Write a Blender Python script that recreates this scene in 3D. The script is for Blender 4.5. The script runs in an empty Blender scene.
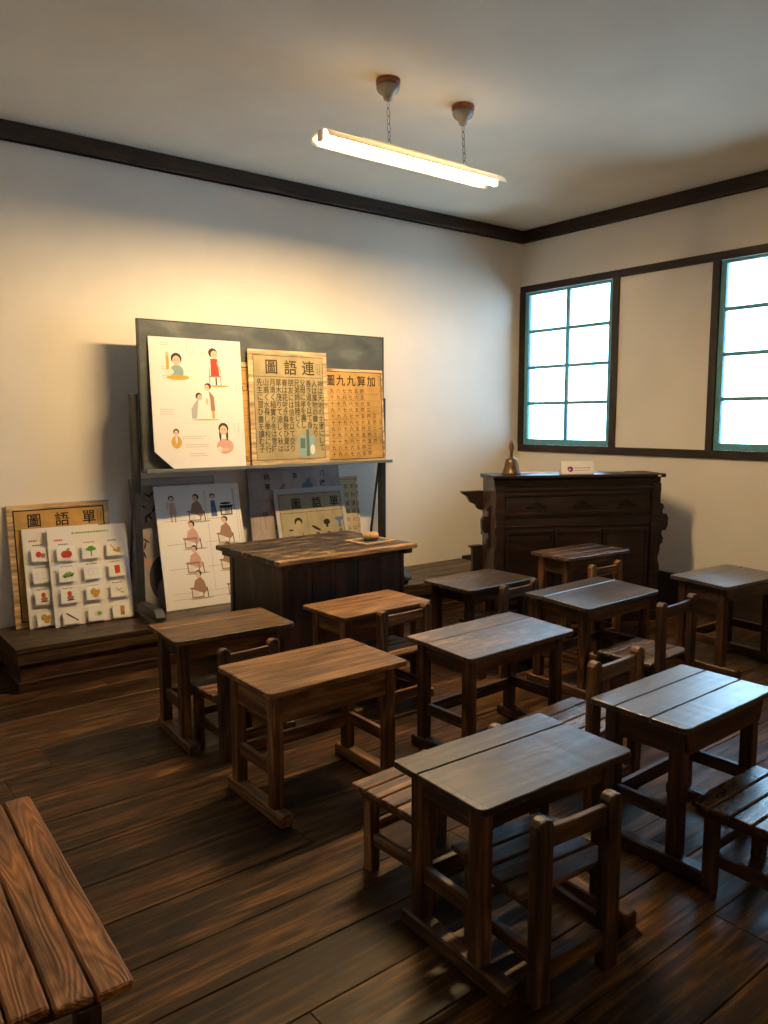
import bpy, bmesh, math, random
from mathutils import Vector, Matrix, Euler
SC = bpy.context.scene
COL = SC.collection
R = math.radians

# ------------------------------------------------------------------ camera, world, exposure
W, D, H = 5.563, 5.032, 3.195          # window wall x, blackboard wall y, ceiling z
X0, Y0 = -1.5, -1.6                    # the two walls behind the viewer
cam = bpy.data.cameras.new('camera')
cam.sensor_fit = 'HORIZONTAL'; cam.sensor_width = 36; cam.lens = 36.505
cam.clip_start = .02
co = bpy.data.objects.new('camera', cam); COL.objects.link(co)
M = Matrix(((0.7872467, 0.07495083, -0.61206618), (-0.61663338, 0.091773, -0.78188298),
            (-0.00243163, 0.99295523, 0.11846518))).to_4x4()
M.translation = Vector((0, 0, 1.5))
co.matrix_world = M
SC.camera = co

WORLD_STRENGTH = 12.5
TUBE_STRENGTH = 610.0
wd = bpy.data.worlds.new('overcast_sky'); SC.world = wd; wd.use_nodes = True
nt = wd.node_tree; nt.nodes.clear()
wo = nt.nodes.new('ShaderNodeOutputWorld'); bg = nt.nodes.new('ShaderNodeBackground')
tc = nt.nodes.new('ShaderNodeTexCoord'); sp = nt.nodes.new('ShaderNodeSeparateXYZ')
cr = nt.nodes.new('ShaderNodeValToRGB')
cr.color_ramp.elements[0].position = .0; cr.color_ramp.elements[0].color = (.40, .52, .62, 1)
cr.color_ramp.elements[1].position = 1.; cr.color_ramp.elements[1].color = (.38, .66, 1.0, 1)
e = cr.color_ramp.elements.new(.5); e.color = (.42, .70, 1.0, 1)
mr = nt.nodes.new('ShaderNodeMapRange'); mr.inputs[1].default_value = -1; mr.inputs[2].default_value = 1
nt.links.new(tc.outputs['Generated'], sp.inputs[0]); nt.links.new(sp.outputs[2], mr.inputs[0])
nt.links.new(mr.outputs[0], cr.inputs[0]); nt.links.new(cr.outputs[0], bg.inputs[0])
bg.inputs[1].default_value = WORLD_STRENGTH
nt.links.new(bg.outputs[0], wo.inputs[0])

vs = SC.view_settings
vs.view_transform = 'Standard'; vs.look = 'None'; vs.gamma = 1; vs.use_curve_mapping = False
vs.exposure = 0.14
cy = SC.cycles
cy.use_denoising = True; cy.max_bounces = 8; cy.diffuse_bounces = 5; cy.glossy_bounces = 3
cy.transparent_max_bounces = 8; cy.sample_clamp_indirect = 6; cy.caustics_reflective = False; cy.caustics_refractive = False

# ------------------------------------------------------------------ materials
MATS = {}
def base_mat(name):
    m = bpy.data.materials.new(name); m.use_nodes = True
    n = m.node_tree; return m, n, n.nodes['Principled BSDF']
def N(n, t, **k):
    a = n.nodes.new('ShaderNode' + t)
    for q, v in k.items(): setattr(a, q, v)
    return a
def ramp(n, src, stops):
    r = N(n, 'ValToRGB'); el = r.color_ramp.elements
    while len(el) > 1: el.remove(el[-1])
    el[0].position = stops[0][0]; el[0].color = (*stops[0][1], 1)
    for p, c in stops[1:]:
        e = el.new(p); e.color = (*c, 1)
    n.links.new(src, r.inputs[0]); return r.outputs[0]
def math_(n, op, a, b=None, clamp=False):
    m = N(n, 'Math', operation=op); m.use_clamp = clamp
    for i, v in enumerate((a, b)):
        if v is None: continue
        if isinstance(v, (int, float)): m.inputs[i].default_value = v
        else: n.links.new(v, m.inputs[i])
    return m.outputs[0]
def mixc(n, mode, fac, a, b):
    m = N(n, 'Mix', data_type='RGBA', blend_type=mode)
    for sock, v in ((m.inputs[0], fac), (m.inputs[6], a), (m.inputs[7], b)):
        if isinstance(v, (int, float)): sock.default_value = v
        elif isinstance(v, tuple): sock.default_value = (*v, 1)
        else: n.links.new(v, sock)
    return m.outputs[2]

def wood(name, dark, mid, light, axis='X', rough=(.4, .65), ring=24., stain=.5, bump=.25, island=False, wear=None, spec=.5, vary=.35, ringmix=.32, coat=0., fine=1., fig=(.8, 9), blots=(1.6, 3.2)):
    key = name + axis
    if key in MATS: return MATS[key]
    m, n, p = base_mat(key)
    tc = N(n, 'TexCoord')
    rnd = (N(n, 'NewGeometry').outputs['Random Per Island'] if island else N(n, 'ObjectInfo').outputs['Random'])
    off = N(n, 'CombineXYZ')
    for i, k in enumerate((37., 71., 53.)): n.links.new(math_(n, 'MULTIPLY', rnd, k), off.inputs[i])
    add = N(n, 'VectorMath', operation='ADD')
    n.links.new(tc.outputs['Object'], add.inputs[0]); n.links.new(off.outputs[0], add.inputs[1])
    def mapped(al, ac):
        mp = N(n, 'Mapping'); s = {'X': (al, ac, ac), 'Y': (ac, al, ac), 'Z': (ac, ac, al)}[axis]
        mp.inputs['Scale'].default_value = s; n.links.new(add.outputs[0], mp.inputs[0]); return mp.outputs[0]
    def noise(vec, sc, det, ro=.6, dist=0.):
        t = N(n, 'TexNoise'); t.inputs['Scale'].default_value = sc; t.inputs['Detail'].default_value = det
        t.inputs['Roughness'].default_value = ro; t.inputs['Distortion'].default_value = dist
        n.links.new(vec, t.inputs['Vector']); return t.outputs[0]
    fine_ = noise(mapped(3., 110 * fine), 2.2, 4, .6)
    figure = noise(mapped(fig[0], fig[1]), 1., 2, .5, .25)
    rings = math_(n, 'ADD', math_(n, 'MULTIPLY', math_(n, 'SINE', math_(n, 'MULTIPLY', figure, ring * 2)), .5), .5)
    g = math_(n, 'ADD', math_(n, 'MULTIPLY', fine_, 1 - ringmix), math_(n, 'MULTIPLY', rings, ringmix))
    g0 = g
    blot = noise(mapped(*blots), 1.6, 7, .68)
    strk = noise(mapped(2.0, 22), 1.5, 4, .65)
    col = ramp(n, g, [(.18, dark), (.5, mid), (.82, light)])
    sk = ramp(n, strk, [(.38, (.42,) * 3), (.5, (1.,) * 3), (.64, (1.6,) * 3)])
    col = mixc(n, 'MULTIPLY', .8, col, sk)
    st = ramp(n, blot, [(.34, (1 - stain,) * 3), (.62, (1.1,) * 3)])
    col = mixc(n, 'MULTIPLY', 1., col, st)
    if wear:        # worn lacquer: patches where the bare wood shows
        wn = noise(mapped(5, 17), 1.2, 7, .72)
        wf = ramp(n, wn, [(wear[1], (0, 0, 0)), (wear[1] + .1, (1, 1, 1))])
        col = mixc(n, 'MIX', wf, col, wear[0])
    v = math_(n, 'ADD', math_(n, 'MULTIPLY', rnd, vary), 1 - vary / 2)
    vv = N(n, 'CombineXYZ')
    for i in range(3): n.links.new(v, vv.inputs[i])
    col = mixc(n, 'MULTIPLY', 1., col, vv.outputs[0])
    n.links.new(col, p.inputs['Base Color'])
    rr = N(n, 'MapRange'); rr.inputs[3].default_value = rough[0]; rr.inputs[4].default_value = rough[1]
    rr.inputs[1].default_value = .35; rr.inputs[2].default_value = .7
    n.links.new(noise(mapped(3, 9), 2., 6, .7), rr.inputs[0]); n.links.new(rr.outputs[0], p.inputs['Roughness'])
    p.inputs['Specular IOR Level'].default_value = spec
    p.inputs['Coat Weight'].default_value = coat; p.inputs['Coat Roughness'].default_value = .36
    bp = N(n, 'Bump'); bp.inputs['Strength'].default_value = bump; bp.inputs['Distance'].default_value = .004
    n.links.new(g, bp.inputs['Height']); n.links.new(bp.outputs[0], p.inputs['Normal'])
    MATS[key] = m; return m

def flat(name, c, rough=.8, spec=.3, metal=0., mottle=0., mscale=4., bump=0.):
    if name in MATS: return MATS[name]
    m, n, p = base_mat(name)
    p.inputs['Base Color'].default_value = (*c, 1); p.inputs['Roughness'].default_value = rough
    p.inputs['Specular IOR Level'].default_value = spec; p.inputs['Metallic'].default_value = metal
    tc = N(n, 'TexCoord'); t = N(n, 'TexNoise'); t.inputs['Scale'].default_value = mscale; t.inputs['Detail'].default_value = 6
    n.links.new(tc.outputs['Object'], t.inputs['Vector'])
    if mottle:
        a = tuple(max(0, x * (1 - mottle)) for x in c); b = tuple(min(1, x * (1 + mottle)) for x in c)
        n.links.new(ramp(n, t.outputs[0], [(.35, a), (.65, b)]), p.inputs['Base Color'])
    if bump:
        bp = N(n, 'Bump'); bp.inputs['Strength'].default_value = bump; bp.inputs['Distance'].default_value = .003
        n.links.new(t.outputs[0], bp.inputs['Height']); n.links.new(bp.outputs[0], p.inputs['Normal'])
    MATS[name] = m; return m

def old(axis):       # frames of the desks and chairs
    return wood('old_wood', (.022, .010, .005), (.085, .037, .015), (.26, .125, .050), axis, (.38, .62), stain=.7, bump=.3, vary=.5)
def honey(axis):
    return wood('honey_wood', (.050, .020, .007), (.165, .074, .026), (.40, .20, .075), axis, (.4, .65), stain=.45, bump=.4, vary=.35)
def redold(axis):
    return wood('reddish_dark_wood', (.022, .009, .005), (.055, .022, .012), (.10, .045, .024), axis, (.36, .6), stain=.5, bump=.35, vary=.4)
def top_m(kind):
    if kind == 'grey': return wood('grey_desk_top', (.020, .014, .011), (.052, .034, .025), (.11, .072, .048), 'X', (.30, .46), stain=.5, bump=.07, vary=.15, spec=.55, wear=((.20, .105, .045), .585))
    if kind == 'sheen': return wood('glossy_desk_top', (.020, .015, .013), (.050, .036, .029), (.11, .078, .058), 'X', (.34, .48), stain=.5, bump=.07, vary=.15, spec=1., coat=.8, wear=((.22, .115, .05), .585))
    if kind == 'brown': return wood('brown_desk_top', (.07, .036, .016), (.15, .08, .036), (.25, .14, .065), 'X', (.34, .52), stain=.5, bump=.25, vary=.2, wear=((.34, .18, .07), .60))
    if kind == 'honey': return wood('honey_desk_top', (.09, .038, .013), (.20, .094, .034), (.36, .185, .072), 'X', (.35, .55), stain=.35, bump=.25, vary=.2)
    if kind == 'worn': return wood('worn_desk_top', (.025, .014, .008), (.08, .044, .024), (.18, .10, .05), 'X', (.30, .46), stain=.5, bump=.12, vary=.2, spec=1., coat=.35, wear=((.36, .19, .075), .555))
floor_m = wood('floor_planks', (.008, .004, .0018), (.048, .022, .0085), (.20, .092, .028), 'X', (.32, .62), ring=22, stain=.88, bump=.22, island=True, vary=.6, ringmix=.25, spec=.22, fine=.45, fig=(.6, 8), blots=(1.0, 2.6))
bench_m = wood('bench_slat_wood', (.15, .052, .014), (.26, .100, .028), (.38, .165, .05), 'Y', (.42, .62), ring=95, stain=.35, bump=.6, vary=.15, ringmix=.36, fine=.8, fig=(1.1, 7))
stage_m = wood('platform_wood', (.02, .012, .007), (.055, .032, .018), (.12, .07, .036), 'X', (.32, .5), stain=.5, bump=.2, vary=.3)
trim_m = wood('trim_wood', (.012, .006, .004), (.024, .012, .008), (.042, .021, .013), 'X', (.4, .6), stain=.3, bump=.1, vary=.2)
trimy_m = wood('trim_wood', (.012, .006, .004), (.024, .012, .008), (.042, .021, .013), 'Y', (.4, .6), stain=.3, bump=.1, vary=.2)
trimz_m = wood('trim_wood', (.012, .006, .004), (.024, .012, .008), (.042, .021, .013), 'Z', (.4, .6), stain=.3, bump=.1, vary=.2)
organ_m = wood('organ_wood', (.009, .0045, .005), (.019, .0095, .010), (.036, .018, .018), 'X', (.3, .5), stain=.4, bump=.15, vary=.25)
tdesk_m = wood('lectern_body_wood', (.016, .006, .004), (.042, .015, .009), (.085, .032, .017), 'Z', (.34, .52), ring=10, stain=.5, bump=.1, vary=.15)
tdtop_m = wood('lectern_top_wood', (.014, .010, .008), (.030, .021, .015), (.06, .042, .028), 'X', (.35, .6), stain=.4, bump=.4, wear=((.42, .25, .10), .535), vary=.15)
tdedge_m = wood('lectern_edge_wood', (.20, .10, .04), (.34, .18, .07), (.48, .28, .12), 'X', (.4, .6), stain=.3, bump=.3)
plaster_m = flat('plaster', (.83, .785, .72), .92, .1, mottle=.025, mscale=2.5, bump=.08)
ceiling_m = flat('ceiling_paint', (.86, .82, .71), .9, .1, mottle=.03, mscale=2)
teal_m = flat('teal_paint', (.12, .36, .44), .45, .5, mottle=.12, mscale=20)
black_m = flat('black_painted_wood', (.022, .022, .026), .45, .5, mottle=.2, mscale=15)
white_board_m = flat('white_card', (.80, .77, .73), .6, .3, mottle=.01)
foam_m = flat('white_foam_core', (.82, .82, .80), .6, .3)
card_m = flat('small_card_white', (.86, .84, .80), .5, .3)
ink = flat('dark_ink', (.035, .028, .022), .8, .1)
ink2 = flat('faded_ink', (.14, .10, .06), .8, .1)
grey_ink = flat('grey_ink', (.38, .35, .32), .8, .1)
ochre_m = flat('ochre_chart_paper', (.52, .31, .10), .75, .2, mottle=.16, mscale=9)
olive_m = flat('olive_chart_paper', (.40, .32, .17), .75, .2, mottle=.16, mscale=9)
ply_m = wood('pale_plywood', (.42, .28, .14), (.52, .36, .19), (.60, .43, .24), 'X', (.5, .7), stain=.12, bump=.06, vary=.1)
bb_m, n_, p_ = base_mat('blackboard_green'); MATS['bb'] = bb_m
tc_ = N(n_, 'TexCoord'); mp_ = N(n_, 'Mapping'); mp_.inputs['Scale'].default_value = (1.4, 1, 3.); mp_.inputs['Rotation'].default_value = (0, .3, 0)
n_.links.new(tc_.outputs['Object'], mp_.inputs[0]); t_ = N(n_, 'TexNoise'); t_.inputs['Scale'].default_value = 2.2; t_.inputs['Detail'].default_value = 7; t_.inputs['Distortion'].default_value = .7
n_.links.new(mp_.outputs[0], t_.inputs['Vector'])
n_.links.new(ramp(n_, t_.outputs[0], [(.36, (.05, .062, .064)), (.55, (.085, .10, .10)), (.72, (.17, .185, .18))]), p_.inputs['Base Color'])
p_.inputs['Roughness'].default_value = .62
bronze_m = flat('aged_bronze', (.13, .085, .05), .42, .5, metal=.7, mottle=.3, mscale=25)
iron_m = flat('dark_iron', (.05, .04, .04), .45, .5, metal=.8)
porc_m = flat('grey_porcelain', (.20, .20, .21), .25, .6)
rosew_m = flat('reddish_ceiling_block', (.22, .07, .035), .5, .4, mottle=.2, mscale=30)
refl_m = flat('white_enamel', (.88, .87, .84), .85, .3)
shade_m = flat('milky_acrylic', (.88, .87, .84), .6, .3)
_n = shade_m.node_tree; _t = N(_n, 'BsdfTranslucent'); _t.inputs[0].default_value = (.9, .86, .78, 1); _x = N(_n, 'MixShader'); _x.inputs[0].default_value = .6
_n.links.new(_n.nodes['Principled BSDF'].outputs[0], _x.inputs[1]); _n.links.new(_t.outputs[0], _x.inputs[2]); _n.links.new(_x.outputs[0], _n.nodes['Material Output'].inputs[0])
tube_m, n_, p_ = base_mat('glowing_tube')
p_.inputs['Base Color'].default_value = (1, .95, .9, 1)
p_.inputs['Emission Color'].default_value = (1, .67, .31, 1); p_.inputs['Emission Strength'].default_value = TUBE_STRENGTH
glass_m = bpy.data.materials.new('window_glass'); glass_m.use_nodes = True
n_ = glass_m.node_tree; n_.nodes.clear()
o_ = N(n_, 'OutputMaterial'); tr = N(n_, 'BsdfTransparent'); gl = N(n_, 'BsdfGlossy'); gl.inputs['Roughness'].default_value = .04
tr.inputs[0].default_value = (.95, .985, .98, 1); fr = N(n_, 'Fresnel'); fr.inputs[0].default_value = 1.45; mx = N(n_, 'MixShader')
n_.links.new(fr.outputs[0], mx.inputs[0]); n_.links.new(tr.outputs[0], mx.inputs[1]); n_.links.new(gl.outputs[0], mx.inputs[2]); n_.links.new(mx.outputs[0], o_.inputs[0])

# ------------------------------------------------------------------ mesh helpers
FONT_CACHE = {}
def glyphs(s, size):
    k = (s, round(size, 4))
    if k not in FONT_CACHE:
        c = bpy.data.curves.new('tmp', 'FONT'); c.body = s; c.size = size; c.align_x = 'CENTER'; c.align_y = 'CENTER'
        c.resolution_u = 2; c.offset = size * .013
        o = bpy.data.objects.new('tmp', c); COL.objects.link(o)
        bpy.context.view_layer.update()
        me = o.to_mesh()
        FONT_CACHE[k] = ([v.co.copy() for v in me.vertices], [tuple(p.vertices) for p in me.polygons])
        o.to_mesh_clear(); bpy.data.objects.remove(o); bpy.data.curves.remove(c)
    return FONT_CACHE[k]

class MB:
    def __init__(s): s.bm = bmesh.new()
    def _add(s, vs, fs, mi=0, smooth=False):
        v = [s.bm.verts.new(a) for a in vs]
        for f in fs:
            try: F = s.bm.faces.new([v[i] for i in f]); F.material_index = mi; F.smooth = smooth
            except ValueError: pass
        return v
    def box(s, x0, x1, y0, y1, z0, z1, mi=0):
        return s._add([(x0, y0, z0), (x1, y0, z0), (x1, y1, z0), (x0, y1, z0), (x0, y0, z1), (x1, y0, z1), (x1, y1, z1), (x0, y1, z1)],
               [(3, 2, 1, 0), (4, 5, 6, 7), (0, 1, 5, 4), (1, 2, 6, 5), (2, 3, 7, 6), (3, 0, 4, 7)], mi)
    def prism(s, pts, axis, a, b, mi=0):
        n = len(pts)
        f = {'x': lambda p, t: (t, p[0], p[1]), 'y': lambda p, t: (p[0], t, p[1]), 'z': lambda p, t: (p[0], p[1], t)}[axis]
        s._add([f(p, a) for p in pts] + [f(p, b) for p in pts],
               [tuple(range(n))[::-1], tuple(range(n, 2 * n))] + [(i, (i + 1) % n, n + (i + 1) % n, n + i) for i in range(n)], mi)
    def lathe(s, prof, c=(0, 0, 0), seg=24, mi=0):
        vs = []
        for r, z in prof:
            for k in range(seg): t = 2 * math.pi * k / seg; vs.append((c[0] + r * math.cos(t), c[1] + r * math.sin(t), c[2] + z))
        fs = [(i * seg + k, i * seg + (k + 1) % seg, (i + 1) * seg + (k + 1) % seg, (i + 1) * seg + k) for i in range(len(prof) - 1) for k in range(seg)]
        fs += [tuple(range(seg))[::-1], tuple(range((len(prof) - 1) * seg, len(prof) * seg))]
        s._add(vs, fs, mi, True)
    def tube(s, path, r, seg=10, mi=0, close=False):
        P = [Vector(p) for p in path]; n = len(P); vs = []
        for i, p in enumerate(P):
            d = ((P[(i + 1) % n] - P[i - 1]) if close else (P[min(i + 1, n - 1)] - P[max(i - 1, 0)])).normalized()
            u = d.cross(Vector((.13, .27, .95))).normalized(); w = d.cross(u)
            rr = r[i] if isinstance(r, (list, tuple)) else r
            for k in range(seg): t = 2 * math.pi * k / seg; vs.append(p + u * rr * math.cos(t) + w * rr * math.sin(t))
        m = n if close else n - 1
        fs = [(i * seg + k, i * seg + (k + 1) % seg, ((i + 1) % n) * seg + (k + 1) % seg, ((i + 1) % n) * seg + k) for i in range(m) for k in range(seg)]
        if not close: fs += [tuple(range(seg))[::-1], tuple(range((n - 1) * seg, n * seg))]
        s._add(vs, fs, mi, True)
    def plank(s, x0, x1, y0, y1, z0, z1, axis='x', jit=.0012, ch=.004, rad=(0, 0), seed=0, seg=14, mi=0):
        """a worn board: chamfered section swept along its length, wobbling edges; rad rounds the plan corners on the low / high side"""
        rn = random.Random(seed)
        if axis == 'x': L0, L1, C0, C1 = x0, x1, y0, y1
        else: L0, L1, C0, C1 = y0, y1, x0, x1
        st = [L0 + (L1 - L0) * i / seg for i in range(seg + 1)]
        rm = max(max(rad), ch)
        st = [L0, L0 + rm * .12, L0 + rm * .4, L0 + rm] + st[1:-1] + [L1 - rm, L1 - rm * .4, L1 - rm * .12, L1]
        st.sort(); vs = []; prev = 0
        for l in st:
            e = min(l - L0, L1 - l)
            def ins(r):
                r = max(r, ch * .8)
                return r - math.sqrt(max(0, r * r - (r - min(e, r)) ** 2))
            j = [rn.uniform(-jit, jit) for _ in range(4)]
            a = C0 + ins(rad[0]) + abs(j[0]); b = C1 - ins(rad[1]) - abs(j[1])
            zi = ch * (1 - min(e / ch, 1)) * .7
            t = z1 - abs(j[2]) * .5 - zi; bt = z0 + zi; c = min(ch, (b - a) / 3, (t - bt) / 3)
            sec = [(a + c, bt), (b - c, bt), (b, bt + c), (b, t - c), (b - c, t), (a + c, t), (a, t - c), (a, bt + c)]
            for q, z in sec: vs.append((l, q, z) if axis == 'x' else (q, l, z))
        n = len(st)
        fs = [(i * 8 + k, i * 8 + (k + 1) % 8, (i + 1) * 8 + (k + 1) % 8, (i + 1) * 8 + k) for i in range(n - 1) for k in range(8)]
        fs += [tuple(range(8))[::-1], tuple(range((n - 1) * 8, n * 8))]
        s._add(vs, fs, mi)
    # flat marks on a vertical sheet facing -y
    def poly(s, pts, y, mi): s._add([(p[0], y, p[1]) for p in pts], [tuple(range(len(pts)))], mi)
    def rect(s, x0, x1, z0, z1, y, mi): s.poly([(x0, z0), (x1, z0), (x1, z1), (x0, z1)], y, mi)
    def ell(s, cx, cz, rx, rz, y, mi, n=18, rot=0.):
        c_, s_ = math.cos(rot), math.sin(rot)
        s.poly([(cx + rx * math.cos(t) * c_ - rz * math.sin(t) * s_, cz + rx * math.cos(t) * s_ + rz * math.sin(t) * c_) for t in [2 * math.pi * k / n for k in range(n)]], y, mi)
    def stroke(s, a, b, w, y, mi):
        d = Vector((b[0] - a[0], b[1] - a[1])).normalized() * w / 2; q = Vector((-d.y, d.x))
        s.poly([(a[0] + q.x, a[1] + q.y), (a[0] - q.x, a[1] - q.y), (b[0] - q.x, b[1] - q.y), (b[0] + q.x, b[1] + q.y)], y, mi)
    def outline(s, x0, x1, z0, z1, w, y, mi):
        s.rect(x0, x1, z0, z0 + w, y, mi); s.rect(x0, x1, z1 - w, z1, y, mi); s.rect(x0, x0 + w, z0 + w, z1 - w, y, mi); s.rect(x1 - w, x1, z0 + w, z1 - w, y, mi)
    def text(s, t, cx, cz, size, y, mi, sx=1.):
        vs, fs = glyphs(t, size)
        if not vs: return
        xs = [v.x for v in vs]; zs = [v.y for v in vs]; mx_, mz_ = (min(xs) + max(xs)) / 2, (min(zs) + max(zs)) / 2
        s._add([(cx + (v.x - mx_) * sx, y, cz + v.y - mz_) for v in vs], fs, mi)
    def done(s, name, mats, parent=None, bevel=0., smooth=False, recalc=True, seg=2):
        if recalc: bmesh.ops.recalc_face_normals(s.bm, faces=s.bm.faces)
        me = bpy.data.meshes.new(name); s.bm.to_mesh(me); s.bm.free()
        for m in (mats if isinstance(mats, (list, tuple)) else [mats]): me.materials.append(m)
        o = bpy.data.objects.new(name, me); COL.objects.link(o)
        if parent: o.parent = parent
        if bevel:
            b = o.modifiers.new('bevel', 'BEVEL'); b.width = bevel; b.segments = seg; b.limit_method = 'ANGLE'; b.angle_limit = R(40)
        return o

def thing(name, label, cat, loc=(0, 0, 0), rz=0., group=None, rx=0.):
    o = bpy.data.objects.new(name, None); COL.objects.link(o); o.empty_display_size = .1
    o.location = loc; o.rotation_euler = Euler((rx, 0, rz), 'XYZ')
    o['label'] = label; o['category'] = cat
    if group: o['group'] = group
    return o
def tag(o, label, cat, group=None):
    o['label'] = label; o['category'] = cat
    if group: o['group'] = group
    return o
def struct(o): o['kind'] = 'structure'; return o

# ------------------------------------------------------------------ the room
rn = random.Random(4)
b = MB()
seams = [Y0]
ys = [1.768, 1.981, 2.221, 2.453, 2.712]
y = 1.768
low = []
while y > Y0 + .15:
    y -= rn.uniform(.2, .26); low.append(y)
seams = sorted(low)[1:]; seams = [Y0 - .05] + [q for q in seams if q > Y0 + .05] + ys
y = 2.712
while y < D - .2:
    y += rn.uniform(.205, .25); seams.append(y)
seams[-1] = D + .1
for a, c in zip(seams[:-1], seams[1:]):
    x = X0 - .05 - rn.uniform(0, 1.5); g = .0022
    while x < W + .05:
        L = rn.uniform(2.2, 3.9); x1 = min(x + L, W + .1); xa = max(x, X0 - .05)
        if x1 > xa + .05:
            dz = rn.uniform(-.0012, .0)
            b.plank(xa + .0008, x1 - .0008, a + g / 2, c - g / 2, -.04, dz, 'x', jit=.0008, ch=.0022, seed=rn.random(), seg=20)
        x += L
b.box(X0 - .1, W + .2, Y0 - .1, D + .2, -.09, -.035)
fl = struct(b.done('floor', floor_m))

b = MB(); b.box(X0 - .2, W + .2, Y0 - .2, D + .2, H, H + .15); struct(b.done('ceiling', ceiling_m))
b = MB(); b.box(X0 - .2, W + .2, D, D + .18, -.09, H); struct(b.done('wall_back', plaster_m))
b = MB(); b.box(X0 - .18, X0, Y0, D, -.09, H); struct(b.done('wall_left', plaster_m))
b = MB(); b.box(X0 - .18, W + .2, Y0 - .18, Y0, -.09, H); struct(b.done('wall_front', plaster_m))
T = .16
ZB, ZT = 1.245, 2.66                       # wall opening behind the rails
wins = [(3.995, 5.0), (1.98, 3.115)]      # y ranges of the openings
b = MB()
b.box(W, W + T, Y0, D, -.09, ZB); b.box(W, W + T, Y0, D, ZT, H)
edges = [Y0] + [v for w_ in sorted(wins) for v in w_] + [D]
for i in range(0, len(edges), 2): b.box(W, W + T, edges[i], edges[i + 1], ZB, ZT)
struct(b.done('wall_right', plaster_m))
# rails along the window wall, ceiling moulding, baseboards
b = MB(); b.box(W - .022, W, Y0, D, 1.2, 1.262); struct(b.done('trim_3', trimy_m, bevel=.004))
b = MB(); b.box(W - .022, W, Y0, D, 2.645, 2.706); struct(b.done('trim_4', trimy_m, bevel=.004))
b = MB(); b.box(X0, W, D - .045, D, H - .105, H - .0); b.box(X0, W, D - .055, D, H - .105, H - .085); struct(b.done('trim_1', trim_m, bevel=.004))
b = MB(); b.box(W - .045, W, Y0, D - .045, H - .105, H); b.box(W - .055, W, Y0, D - .055, H - .105, H - .085); struct(b.done('trim_2', trimy_m, bevel=.004))
b = MB(); b.box(X0, X0 + .045, Y0, D - .05, H - .105, H); struct(b.done('trim_5', trimy_m, bevel=.004))
b = MB(); b.box(W - .03, W, Y0, D, 0, .275); b.box(W - .036, W, Y0, D, .262, .285); struct(b.done('baseboard_right', trimy_m, bevel=.003))
b = MB(); b.box(X0, .95, D - .03, D, 0, .275); b.box(4.83, W - .03, D - .03, D, 0, .275); struct(b.done('baseboard_back', trim_m, bevel=.003))
b = MB(); b.box(X0, X0 + .03, Y0, D - .03, 0, .275); struct(b.done('baseboard_left', trimy_m, bevel=.003))
for i, (ya, yb) in enumerate(wins):
    w = bpy.data.objects.new('window_%d' % (i + 1), None); COL.objects.link(w); struct(w)
    w.location = (W, (ya + yb) / 2, (ZB + ZT) / 2); h2 = (yb - ya) / 2; zz = (ZT - ZB) / 2
    b = MB()
    for s in (-1, 1):
        o_, i_ = s * (h2 + .035), s * (h2 - .022)
        b.box(-.024, .03, min(o_, i_), max(o_, i_), 1.2 - w.location.z + .06, 2.646 - w.location.z)
    b.done('window_post', trimz_m, w, bevel=.003)
    b = MB(); s1 = h2 - .022; z1_, z0_ = zz - .015, -zz + .017; f = .042
    b.box(-.005, .035, -s1, -s1 + f, z0_, z1_); b.box(-.005, .035, s1 - f, s1, z0_, z1_)
    b.box(-.005, .035, -s1 + f, s1 - f, z0_, z0_ + f + .01); b.box(-.005, .035, -s1 + f, s1 - f, z1_ - f * .6, z1_)
    b.done('sash', teal_m, w, bevel=.003)
    b = MB(); b.box(.003, .027, -.016, .016, z0_ + f, z1_ - f * .6)
    za, zb_ = z0_ + f + .01, z1_ - f * .6
    for k in (1, 2, 3):
        z = za + (zb_ - za) * k / 4; b.box(.005, .025, -s1 + f, -.0162, z - .014, z + .014); b.box(.005, .025, .0162, s1 - f, z - .014, z + .014)
    b.done('muntins', teal_m, w, bevel=.002)
    b = MB(); b.box(.013, .017, -s1 + f, s1 - f, za, zb_); b.done('pane', glass_m, w)

# ------------------------------------------------------------------ the teaching platform along the blackboard wall
PZ = .254
t = thing('teaching_platform', 'long low dark wooden platform along the blackboard wall with charts standing on it', 'platform')
def fy(x, o=0): return 4.487 - (x - .963) * .024 + o
b = MB(); n = 4
xa, xb = .963, 4.80
for k in range(n):       # deck boards run along the wall
    t0, t1 = k / n, (k + 1) / n
    ya0 = fy(xa) + (D - fy(xa)) * t0; ya1 = fy(xa) + (D - fy(xa)) * t1 - .003
    yb0 = fy(xb) + (D - fy(xb)) * t0; yb1 = fy(xb) + (D - fy(xb)) * t1 - .003
    b.prism([(xa, ya0), (xb, yb0), (xb, yb1), (xa, ya1)], 'z', PZ - .03, PZ)
b.done('deck', stage_m, t, bevel=.003)
b = MB(); b.prism([(xa + .005, fy(xa, .004)), (xb - .005, fy(xb, .004)), (xb - .005, D - .03), (xa + .005, D - .03)], 'z', PZ - .095, PZ - .031); b.done('edge_board', stage_m, t, bevel=.004)
b = MB(); b.prism([(xa + .02, fy(xa, .02)), (xb - .02, fy(xb, .02)), (xb - .02, D - .03), (xa + .02, D - .03)], 'z', .0635, PZ - .096); b.done('riser', redold('X'), t)
b = MB(); b.prism([(xa + .002, fy(xa, .002)), (xb - .002, fy(xb, .002)), (xb - .002, D - .03), (xa + .002, D - .03)], 'z', .052, .063); b.done('ledge_strip', stage_m, t, bevel=.003)
b = MB(); b.prism([(xa + .006, fy(xa, .006)), (xb - .006, fy(xb, .006)), (xb - .006, D - .03), (xa + .006, D - .03)], 'z', .0, .0515); b.done('base_board', redold('X'), t)

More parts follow.
